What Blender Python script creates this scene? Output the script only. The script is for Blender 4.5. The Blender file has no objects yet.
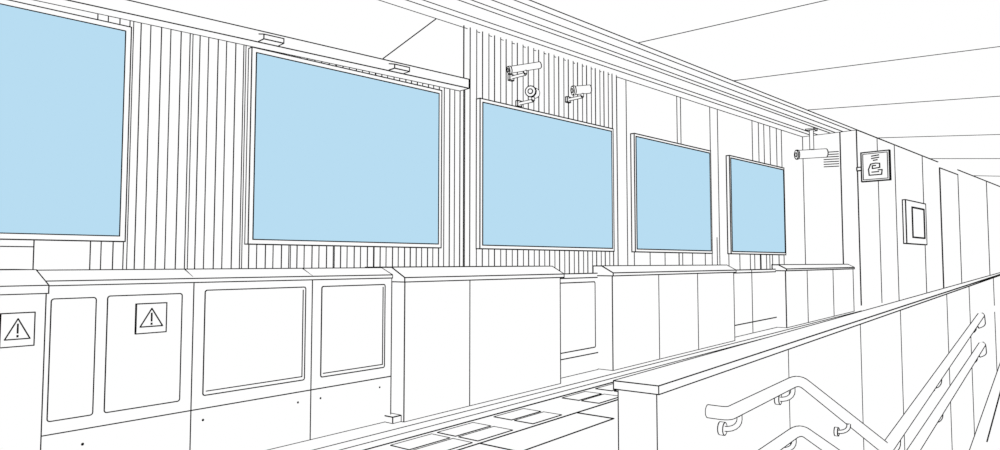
import bpy, math
from mathutils import Vector

scene = bpy.context.scene
scene.view_settings.view_transform = 'Standard'
scene.view_settings.look = 'None'

# ------------------------------------------------------------------ materials
def lin(c):
    c /= 255.0
    return c/12.92 if c <= 0.04045 else ((c+0.055)/1.055)**2.4

def flat(name, rgb):
    m = bpy.data.materials.new(name); m.use_nodes = True
    nt = m.node_tree; nt.nodes.clear()
    o = nt.nodes.new('ShaderNodeOutputMaterial'); e = nt.nodes.new('ShaderNodeEmission')
    e.inputs['Color'].default_value = (lin(rgb[0]), lin(rgb[1]), lin(rgb[2]), 1)
    e.inputs['Strength'].default_value = 1.0
    nt.links.new(e.outputs[0], o.inputs[0])
    return m
PAPER = flat('paper_white', (255, 255, 255))
INK = flat('ink_black', (24, 24, 24))
BLUE = flat('screen_blue', (184, 221, 242))
MATS = [PAPER, INK, BLUE]

# ------------------------------------------------------------------ site frames
EYE = Vector((0, 0, 1.25))
YAW = math.radians(45.1)
PITCH = math.radians(3.152)
FWD = Vector((math.cos(YAW), math.sin(YAW), 0))
TH = math.radians(6.54)        # platform edge runs 6.5 degrees off the track wall
CT, ST = math.cos(TH), math.sin(TH)
def Wf(x, y, z): return Vector((x, y, z))
def Pf(a, b, z): return Vector((a*CT - b*ST, a*ST + b*CT, z))
DQ = math.radians(0.8)         # stair parapet is turned slightly further
def Qf(a, b, z):
    a -= 2.12; b -= 1.03
    return Pf(2.12 + a*math.cos(DQ) - b*math.sin(DQ), 1.03 + a*math.sin(DQ) + b*math.cos(DQ), z)

LW = 0.00092
def rad(p, w=1.0):
    return LW*w*max(1.2, (p-EYE).dot(FWD))

class B:
    def __init__(s, frame=Wf):
        s.v = []; s.f = []; s.m = []; s.fr = frame
    def P(s, p): return s.fr(*p)
    def poly(s, pts, mat=0, raw=False):
        i = len(s.v)
        s.v += [p if raw else s.P(p) for p in pts]
        s.f.append(tuple(range(i, i+len(pts)))); s.m.append(mat)
    def rawline(s, p, q, w=1.0):
        L = (q-p).length
        if L < 1e-5: return
        n = max(1, int(L/3.0))
        d = (q-p)/L
        up = Vector((0, 0, 1)) if abs(d.z) < 0.9 else Vector((1, 0, 0))
        u = d.cross(up).normalized(); v = d.cross(u)
        rings = []
        for k in range(n+1):
            c = p+(q-p)*(k/n); r = rad(c, w)
            if k == 0: c = c-d*r*0.5
            if k == n: c = c+d*r*0.5
            idx = []
            for j in range(6):
                t = j*math.pi/3
                s.v.append(c+u*(r*math.cos(t))+v*(r*math.sin(t))); idx.append(len(s.v)-1)
            rings.append(idx)
        for k in range(n):
            for j in range(6):
                j2 = (j+1) % 6
                s.f.append((rings[k][j], rings[k][j2], rings[k+1][j2], rings[k+1][j])); s.m.append(1)
        s.f.append(tuple(rings[0][::-1])); s.m.append(1)
        s.f.append(tuple(rings[-1])); s.m.append(1)
    def line(s, p, q, w=1.0): s.rawline(s.P(p), s.P(q), w)
    def path(s, pts, closed=False, w=1.0):
        for i in range(len(pts)-1): s.line(pts[i], pts[i+1], w)
        if closed: s.line(pts[-1], pts[0], w)
    def extrude(s, prof, a0, a1, mat=0, edges=None, ends=True, w=1.0):
        """profile of (b,z) corners swept along a"""
        n = len(prof)
        for i in range(n):
            (b0, z0), (b1, z1) = prof[i], prof[(i+1) % n]
            s.poly([(a0, b0, z0), (a1, b0, z0), (a1, b1, z1), (a0, b1, z1)], mat)
        s.poly([(a0, b, z) for b, z in prof], mat)
        s.poly([(a1, b, z) for b, z in prof][::-1], mat)
        for i in (range(n) if edges is None else edges):
            b, z = prof[i]; s.line((a0, b, z), (a1, b, z), w)
        if ends:
            for a in (a0, a1): s.path([(a, b, z) for b, z in prof], True, w)
    def box(s, a0, a1, b0, b1, z0, z1, mat=0, lines=True, w=1.0):
        s.extrude([(b0, z0), (b1, z0), (b1, z1), (b0, z1)], a0, a1, mat,
                  edges=None if lines else [], ends=lines, w=w)
    def cyl(s, p, q, r, n=20, raw=False, caps=True):
        if not raw: p, q = s.P(p), s.P(q)
        d = (q-p).normalized()
        view = ((p+q)/2-EYE).normalized()
        u = d.cross(view)
        u = u.normalized() if u.length > 1e-3 else Vector((1, 0, 0))
        v = d.cross(u)
        A = []; C = []
        for j in range(n):
            t = 2*math.pi*j/n
            o = u*(r*math.cos(t))+v*(r*math.sin(t))
            A.append(p+o); C.append(q+o)
        for j in range(n):
            k = (j+1) % n
            s.poly([A[j], A[k], C[k], C[j]], 0, True)
            if caps:
                s.rawline(A[j], A[k], .9); s.rawline(C[j], C[k], .9)
        s.poly(A[::-1], 0, True); s.poly(C, 0, True)
        s.rawline(p+u*r, q+u*r, .9); s.rawline(p-u*r, q-u*r, .9)
    def tube(s, path):
        """round tube through [(world point, radius)], inked along both flanks and its ends"""
        N = 16; rings = []; strand = [[], []]
        for i, (q, r) in enumerate(path):
            d = (path[min(i+1, len(path)-1)][0]-path[max(i-1, 0)][0]).normalized()
            view = (q-EYE).normalized()
            u = d.cross(view).normalized(); v = d.cross(u).normalized()
            idx = []
            for j in range(N):
                tt = 2*math.pi*j/N
                s.v.append(q+u*r*math.cos(tt)+v*r*math.sin(tt)); idx.append(len(s.v)-1)
            rings.append(idx); strand[0].append(q+u*r); strand[1].append(q-u*r)
        for i in range(len(rings)-1):
            for j in range(N):
                j2 = (j+1) % N
                s.f.append((rings[i][j], rings[i][j2], rings[i+1][j2], rings[i+1][j])); s.m.append(0)
        for R in (rings[0], rings[-1]):
            s.f.append(tuple(R)); s.m.append(0)
            for j in range(N): s.rawline(s.v[R[j]], s.v[R[(j+1) % N]])
        for S in strand:
            for i in range(len(S)-1): s.rawline(S[i], S[i+1], 1.15)
    def build(s, name, parent=None):
        me = bpy.data.meshes.new(name)
        me.from_pydata([tuple(x) for x in s.v], [], s.f)
        for m in MATS: me.materials.append(m)
        for p, m in zip(me.polygons, s.m): p.material_index = m
        me.update()
        o = bpy.data.objects.new(name, me); scene.collection.objects.link(o)
        if parent: o.parent = parent
        return o

def rrect(a0, a1, z0, z1, b, r, n=4):
    pts = []
    for (ca, cz, t0) in ((a1-r, z1-r, 0), (a0+r, z1-r, 90), (a0+r, z0+r, 180), (a1-r, z0+r, 270)):
        for k in range(n+1):
            t = math.radians(t0+90*k/n)
            pts.append((ca+r*math.cos(t), b, cz+r*math.sin(t)))
    return pts

SOF = 5.25
# ------------------------------------------------------------------ track wall
w = B()
w.box(-4, 22.1, 8.6, 8.9, -1.0, SOF, lines=False)
w.line((-4, 8.6, SOF), (22.1, 8.6, SOF))
for x in (12.1, 12.45, 14.55, 14.72, 16.15, 16.55, 18.55, 18.95, 19.3, 19.7, 20.15, 20.5):
    w.line((x, 8.6, -0.9), (x, 8.6, SOF))
x = 12.7
while x < 20.5:
    w.line((x, 8.6, -0.9), (x, 8.6, 1.9)); x += 0.62
w.line((1.65, 8.6, -0.9), (1.65, 8.6, 1.8))
w.line((-4, 8.6, 1.42), (1.65, 8.6, 1.42))
w.line((6.05, 8.6, 4.36), (7.1, 8.6, SOF))
w.build('wall_track_side')

# ribbed cladding
w = B()
x = 2.16
i = 0
while x < 11.9:
    left = x < 7.6
    top = 4.2 if left else SOF
    rw = 0.105 if left else 0.15
    w.box(x, x+rw, 8.53, 8.6, -1.0, top, lines=False)
    for xx in (x, x+rw):
        w.line((xx, 8.53, -0.9), (xx, 8.53, top), .9)
    if i % 3 == 1:
        w.line((x+rw+.06, 8.6, -0.9), (x+rw+.06, 8.6, top), .8)
    x += 0.225 if left else 0.29
    i += 1
w.line((7.64, 8.53, -.9), (7.64, 8.53, SOF), 1.1)
w.build('trim_2')

# beam over the two left screens with small lamp brackets; it falls slightly to the left
def Bf(x, y, z): return Vector((x, y, z-0.016*(7.6-x)))
bm = B(Bf)
bm.extrude([(8.3, 4.12), (8.53, 4.12), (8.53, 4.27), (8.3, 4.27)], -4, 7.55)
for xx in (1.40, 3.93, 5.95):
    bm.extrude([(8.16, 4.13), (8.32, 4.13), (8.32, 4.23), (8.16, 4.19)], xx, xx+0.27)
bm.build('steel_beam')

# ------------------------------------------------------------------ advertising screens
def screen(x0, x1, z0=1.49, z1=4.0):
    s = B()
    F = 8.43
    s.box(x0, x1, F, 8.52, z0, z1)
    t = 0.06
    q = [(x0+t, F-.005, z0+t), (x1-t, F-.005, z0+t), (x1-t, F-.005, z1-t), (x0+t, F-.005, z1-t)]
    s.poly(q, 2)
    s.path(q, True)
    s.build('advertising_screen')
K = 8.43/8.5
for a, b, z1 in ((-1.3, 2.498, 3.93), (3.935, 7.136, 4.02), (7.99, 11.821, 4.04), (12.6, 15.974, 4.05), (16.98, 20.4, 4.05)):
    screen(a*K, b*K, z1=z1)

# ------------------------------------------------------------------ end building block
e = B()
e.box(22.1, 60, 7.0, 8.9, -0.02, SOF, lines=False)
e.line((22.1, 7, 0), (22.1, 7, SOF)); e.line((22.1, 7.47, 0), (22.1, 7.47, SOF))
e.line((22.1, 7, SOF), (60, 7, SOF), 1.1)
e.line((22.1, 7.0, SOF), (22.1, 8.6, SOF)); e.line((22.1, 8.6, -0.9), (22.1, 8.6, SOF))
for x in (24.0, 25.8, 29.2, 40.5):
    e.line((x, 7, 0), (x, 7, SOF))
for i in range(7):
    z = 4.2+i*.075
    e.line((22.08, 7.52, z), (22.08, 7.95, z+.02), .8)
e.build('wall_end_block')
e = B()
e.box(31.4, 34.35, 6.93, 6.995, 0, SOF-.01, lines=False)
for x in (31.4, 34.35): e.line((x, 6.93, 0), (x, 6.93, 5.0))
e.line((31.4, 6.93, 5.0), (34.35, 6.93, 5.0))
e.build('column')

# ------------------------------------------------------------------ bulkhead + ceiling
k = B()
k.extrude([(8.9, SOF), (6.98, SOF), (6.98, SOF+0.16), (8.9, SOF+0.16)], -4, 60, edges=[1], ends=False)
for y in (8.3, 8.12, 7.74, 7.6, 7.38, 7.14):
    k.line((-4, y, SOF), (22.1, y, SOF))
k.build('trim_1')
c = B()
YC = 6.98
def cz(y): return SOF+.004-0.139*(YC-y)
c.poly([(-6, YC, cz(YC)), (60, YC, cz(YC)), (60, -4, cz(-4)), (-6, -4, cz(-4))])
c.poly([(-6, YC, cz(YC)+.2), (60, YC, cz(YC)+.2), (60, -4, cz(-4)+.2), (-6, -4, cz(-4)+.2)][::-1])
for x in (10.5, 14.2, 18.3, 24.0, 30.2, 37.5, 46):
    c.line((x, YC, cz(YC)), (x-0.292*10.9, YC-10.9, cz(YC-10.9)))
c.build('ceiling')

# ------------------------------------------------------------------ platform floor
f = B(Pf)
f.poly([(-3, 1.17, 0), (50, 1.17, 0), (21.5, 4.5, 0), (-3, 4.5, 0)])
f.poly([(-3, -2, 0), (2.12, -2, 0), (2.12, 1.17, 0), (-3, 1.17, 0)])
f.poly([(2.12, -2, 0), (3.0, -2, 0), (3.0, 1.03, 0), (2.12, 1.03, 0)])
f.poly([(-3, 4.5, 0), (21.5, 4.5, 0), (21.5, 4.5, -1), (-3, 4.5, -1)])
f.line((0, 3.76, 0), (20, 3.76, 0)); f.line((0, 3.9, 0), (20, 3.9, 0))
f.build('floor')
tb = B(Wf)
tb.poly([(-4, 4.3, -1.0), (22.1, 6.9, -1.0), (22.1, 8.6, -1.0), (-4, 8.6, -1.0)])
tb.line((-4, 6.6, -1), (22, 7.6, -1)); tb.line((-4, 8, -1), (22, 8.2, -1))
tb.build('floor_trackbed')

t = B(Pf)
Z = 0.006
def tile(a0, a1, b0, b1):
    t.box(a0, a1, b0, b1, 0, Z, lines=False)
    t.path([(a0, b0, Z), (a1, b0, Z), (a1, b1, Z), (a0, b1, Z)], True, .85)
for a0 in (3.28, 3.74, 4.4, 5.4, 6.0):
    tile(a0, a0+0.40, 3.18, 3.36); tile(a0, a0+0.40, 3.39, 3.57)
t.line((2.9, 3.62, Z), (8, 3.62, Z)); t.line((2.9, 3.13, Z), (8.0, 3.13, Z))
t.path([(3.7, 3.13, Z), (3.7, 2.78, Z), (4.95, 2.78, Z), (4.95, 3.13, Z)])
t.build('tactile_paving')

# ------------------------------------------------------------------ platform doors
def cabinet(a0, a1, splits, b0=4.02, bk=4.44, plinth=True):
    s = B(Pf)
    s.box(a0, a1, b0, bk, 0, 1.10)
    s.extrude([(b0-.03, 1.10), (bk+.02, 1.10), (bk+.02, 1.215), (b0+.12, 1.215), (b0-.03, 1.135)],
              a0-.03, a1+.03)
    for x in splits: s.line((x, b0, 0), (x, b0, 1.10))
    if plinth: s.box(a0-.09, a0, b0+.03, bk, 0, 0.05)
    s.build('platform_door_cabinet')
cabinet(3.83, 6.05, [4.615])
cabinet(7.15, 11.1, [8.37, 9.64], bk=4.24, plinth=False)
cabinet(13.9, 19.7, [15.4, 17.6], bk=4.24, plinth=False)

g = B(Pf)
b0 = 4.14
g.box(1.29, 3.80, b0, 4.36, 0, 1.13, lines=False)
g.extrude([(b0-.01, 1.13), (4.4, 1.13), (4.4, 1.21), (b0+.12, 1.21), (b0-.01, 1.155)], 1.29, 3.80)
g.line((1.29, b0, .35), (3.8, b0, .35)); g.line((1.29, b0, .0), (3.8, b0, .0))
g.line((3.8, b0, 0), (3.8, b0, 1.13))
for x in (2.163, 3.038): g.line((x, b0, 0), (x, b0, 1.155)); g.line((x, b0+.12, 1.21), (x, b0, 1.155))
for a0, a1, z0, z1 in ((1.385, 1.605, .42, 1.06), (1.664, 2.088, .42, 1.065), (2.234, 2.978, .43, 1.08), (3.117, 3.724, .43, 1.08)):
    pts = rrect(a0, a1, z0, z1, b0-.006, .014)
    g.poly(pts); g.path(pts, True)
    if a0 > 2.2:
        g.path([(a1-.022, b0-.008, z1-.02), (a1-.022, b0-.008, z0+.025), (a0+.02, b0-.008, z0+.025)], False, .85)
for x, z in ((1.56, .27), (2.24, .28), (2.93, .28), (3.12, .28), (3.68, .28)):
    pts = rrect(x-.008, x+.008, z-.008, z+.008, b0-.004, .0079)
    g.poly(pts, 1)
g.build('platform_screen_door')

def recess(a0, a1, n):
    s = B(Pf)
    s.box(a0, a1, 4.2, 4.3, 0, 1.13, lines=False)
    s.line((a0, 4.2, 1.13), (a1, 4.2, 1.13)); s.line((a0, 4.2, 1.08), (a1, 4.2, 1.08))
    s.line((a0, 4.2, .0), (a1, 4.2, .0)); s.line((a0, 4.2, .2), (a1, 4.2, .2))
    for i in range(n):
        L = (a1-a0)/n
        x0 = a0+i*L+.06; x1 = a0+(i+1)*L-.06
        if n == 1:
            pts = rrect(x0, x1, .27, 1.03, 4.195, .02); s.poly(pts); s.path(pts, True)
        if i: s.line((a0+i*L, 4.2, 0), (a0+i*L, 4.2, 1.13))
    s.build('platform_screen_door')
recess(6.09, 7.11, 1)
recess(11.14, 13.86, 2)

# left post
s = B(Pf)
s.box(0.3, 1.283, 3.9, 4.36, 0, 1.10)
s.extrude([(3.88, 1.10), (4.4, 1.10), (4.4, 1.215), (4.06, 1.215), (3.88, 1.14)], 0.3, 1.287)
s.build('platform_door_cabinet')

def warning(a0, a1, z0, z1, b):
    s = B(Pf)
    s.box(a0, a1, b-.008, b, z0, z1)
    y = b-.009; cx = (a0+a1)/2; W = a1-a0; H = z1-z0
    s.path([(cx, y, z1-.17*H), (a1-.13*W, y, z0+.22*H), (a0+.13*W, y, z0+.22*H)], True, 1.1)
    s.line((cx, y, z1-.33*H), (cx, y, z0+.40*H), 1.4)
    s.line((cx, y, z0+.33*H), (cx, y, z0+.29*H), 1.6)
    s.build('warning_sign')
warning(1.094, 1.235, .85, 1.01, 3.898)
warning(1.816, 1.99, .843, 1.014, 4.13)

# ------------------------------------------------------------------ stair parapet
p = B(Qf)
PT = .848
p.box(2.12, 42, 1.03, 1.172, -2.4, PT-.028, lines=False)
p.extrude([(1.018, PT-.028), (1.184, PT-.028), (1.184, PT), (1.018, PT)], 2.11, 42)
for b in (1.03, 1.172): p.line((2.12, b, -1), (2.12, b, PT-.03))
for x in (3.65, 5.46, 7.3, 11.5, 15.6, 25):
    p.line((x, 1.03, -2.2), (x, 1.03, PT-.03))
p.build('parapet_wall')

# ------------------------------------------------------------------ stairs
st = B(Qf)
def flight(a, z, n, tr, ri):
    for i in range(n):
        z1 = z-ri
        st.poly([(a, -1.6, z), (a, 1.03, z), (a, 1.03, z1), (a, -1.6, z1)])
        st.poly([(a, -1.6, z1), (a, 1.03, z1), (a+tr, 1.03, z1), (a+tr, -1.6, z1)])
        st.line((a, -1.6, z), (a, 1.03, z)); st.line((a, -1.6, z1), (a, 1.03, z1))
        st.line((a, 1.03, z), (a, 1.03, z1)); st.line((a, 1.03, z1), (a+tr, 1.03, z1))
        a += tr; z = z1
    return a, z
a, z = flight(3.0, 0, 6, .45, .16)
st.poly([(a, -1.6, z), (a, 1.03, z), (8.6, 1.03, z), (8.6, -1.6, z)]); st.line((a, 1.03, z), (8.6, 1.03, z))
a, z = flight(8.6, z, 7, .8, .14)
st.poly([(a, -1.6, z), (a, 1.03, z), (42, 1.03, z), (42, -1.6, z)]); st.line((a, 1.03, z), (42, 1.03, z))
st.line((a+1, .82, z), (42, .82, z))
st.build('stairs')
sw = B(Qf)
sw.box(3.0, 42, -1.75, -1.6, -2.4, .83)
sw.build('wall_stair_side')

# ------------------------------------------------------------------ handrails
def rail(pts, radii):
    s = B(Qf)
    P = [Qf(*q) for q in pts]
    path = [(P[0], radii[0])]
    for i in range(1, len(P)-1):
        A, C, D = P[i-1], P[i], P[i+1]
        r = min(.13, (A-C).length*.45, (D-C).length*.45)
        s0 = C+(A-C).normalized()*r; s1 = C+(D-C).normalized()*r
        for kx in range(7):
            tt = kx/6
            q = s0*(1-tt)**2+C*2*tt*(1-tt)+s1*tt*tt
            path.append((q, radii[i]))
    path.append((P[-1], radii[-1]))
    s.tube(path)
    return s
def bracket(s, a, z, r):
    # swan-neck arm: stem under the rail, sweeping back to a round wall rose
    k = r/.023
    b = .95; top = z-r*.9
    path = [(Qf(a, b, top), r*.36), (Qf(a, b, top-.02*k), r*.36)]
    for i in range(1, 7):
        t = i/6*math.pi/2
        path.append((Qf(a, b+.062*(1-math.cos(t)), top-.02*k-.045*k*math.sin(t)), r*.36))
    s.tube(path)
    zc = top-.065*k
    s.cyl((a, 1.008, zc), (a, 1.028, zc), r*1.05, 18)
    s.cyl((a-.02*k, b, top), (a+.02*k, b, top), r*.3, 8)
R0, R1 = .023, .052
def zat(a, pts):
    for i in range(len(pts)-1):
        if pts[i][0] <= a <= pts[i+1][0]:
            u = (a-pts[i][0])/(pts[i+1][0]-pts[i][0])
            return pts[i][2]*(1-u)+pts[i+1][2]*u
for d0, d1, d2 in ((0, 0, 0), (-.235, -.30, -.60)):
    pts = [(2.56, 1.03, .69+d0), (2.56, .95, .69+d0), (3.53, .95, .69+d0), (5.86, .95, -.13+d1),
           (17.4, .95, .18+d2), (17.6, .95, -.02+d2), (17.6, 1.03, -.06+d2)]
    s = rail(pts, [R0, R0, R0, R1*.75, R1, R1, R1])
    pts = pts[1:5]
    for a in (2.68, 3.42, 4.6): bracket(s, a, zat(a, pts), R0)
    for a in (6.4, 9.5, 15.5): bracket(s, a, zat(a, pts), R1*.8)
    s.build('handrail')

# ------------------------------------------------------------------ wall-mounted cameras
def cctv(x, y, z, dx, dy, dz, L, r, top):
    s = B()
    d = Vector((dx, dy, dz)).normalized()
    c0 = Vector((x, y, z))-d*L/2; c1 = c0+d*L
    s.cyl(c0, c1, r, 12, raw=True)
    s.cyl(c1, c1+d*.04, r*1.12, 12, raw=True)
    s.cyl(c1+d*.041, c1+d*.05, r*.5, 10, raw=True)
    m = (c0+c1)/2
    if top is None:
        s.cyl(m+Vector((0, 0, -r)), m+Vector((0, 0, -r-.06)), .022, 8, raw=True)
        s.cyl(m+Vector((0, 0, -r-.06)), Vector((m.x, 8.49, m.z-r-.06)), .022, 8, raw=True)
        s.box(m.x-.05, m.x+.05, 8.48, 8.525, m.z-r-.11, m.z-r-.01)
    else:
        s.cyl(m+Vector((0, 0, r)), Vector((m.x, m.y, top)), .05, 8, raw=True)
        s.box(m.x-.12, m.x+.12, m.y-.12, m.y+.12, top-.05, top)
    s.build('security_camera')
cctv(8.75, 8.15, 4.68, -.8, .35, -.22, .58, .055, None)
cctv(8.95, 8.15, 4.27, -.8, -.4, -.1, .26, .085, None)
cctv(10.35, 8.15, 4.57, -.7, .4, -.12, .32, .075, None)
cctv(21.0, 7.9, 4.50, -.7, .7, -.06, .85, .12, SOF)

# ------------------------------------------------------------------ hanging sign
s = B()
y0, y1, z0, z1 = 6.10, 6.86, 3.66, 4.52
s.box(22.0, 22.08, y0, y1, z0, z1, w=1.1)
X = 21.995
s.path([(X, y0+.05, z0+.05), (X, y1-.05, z0+.05), (X, y1-.05, z1-.05), (X, y0+.05, z1-.05)], True, .7)
def S(u, v): return (X-.003, y1-(y1-y0)*u, z0+(z1-z0)*v)
for pa in ([(.38, .85), (.64, .87)], [(.38, .77), (.64, .79)], [(.44, .70), (.58, .71)],
           [(.34, .58), (.52, .60), (.66, .58), (.66, .44), (.40, .42), (.40, .52), (.52, .52)],
           [(.34, .58), (.26, .40), (.28, .20), (.72, .20), (.74, .36), (.60, .36)], [(.38, .30), (.62, .30)]):
    s.path([S(*q) for q in pa], False, 1.0)
s.box(22.03, 22.07, 6.86, 6.995, 4.0, 4.1)
s.build('station_sign')

s = B()
s.box(26.5, 29.0, 6.89, 6.99, 1.92, 3.42)
s.path([(27.2, 6.88, 2.15), (28.7, 6.88, 2.15), (28.7, 6.88, 3.2), (27.2, 6.88, 3.2)], True, 1.5)
s.build('notice_box')

# ------------------------------------------------------------------ world + camera
wd = bpy.data.worlds.new('World'); scene.world = wd; wd.use_nodes = True
wd.node_tree.nodes['Background'].inputs[0].default_value = (1, 1, 1, 1)
wd.node_tree.nodes['Background'].inputs[1].default_value = 1.0
cd = bpy.data.cameras.new('camera'); cam = bpy.data.objects.new('camera', cd)
scene.collection.objects.link(cam)
cd.sensor_width = 36; cd.lens = 36*.69; cd.clip_end = 300; cd.clip_start = .05
cam.location = EYE
d = FWD*math.cos(PITCH)+Vector((0, 0, math.sin(PITCH)))
cam.rotation_euler = d.to_track_quat('-Z', 'Y').to_euler()
scene.camera = cam
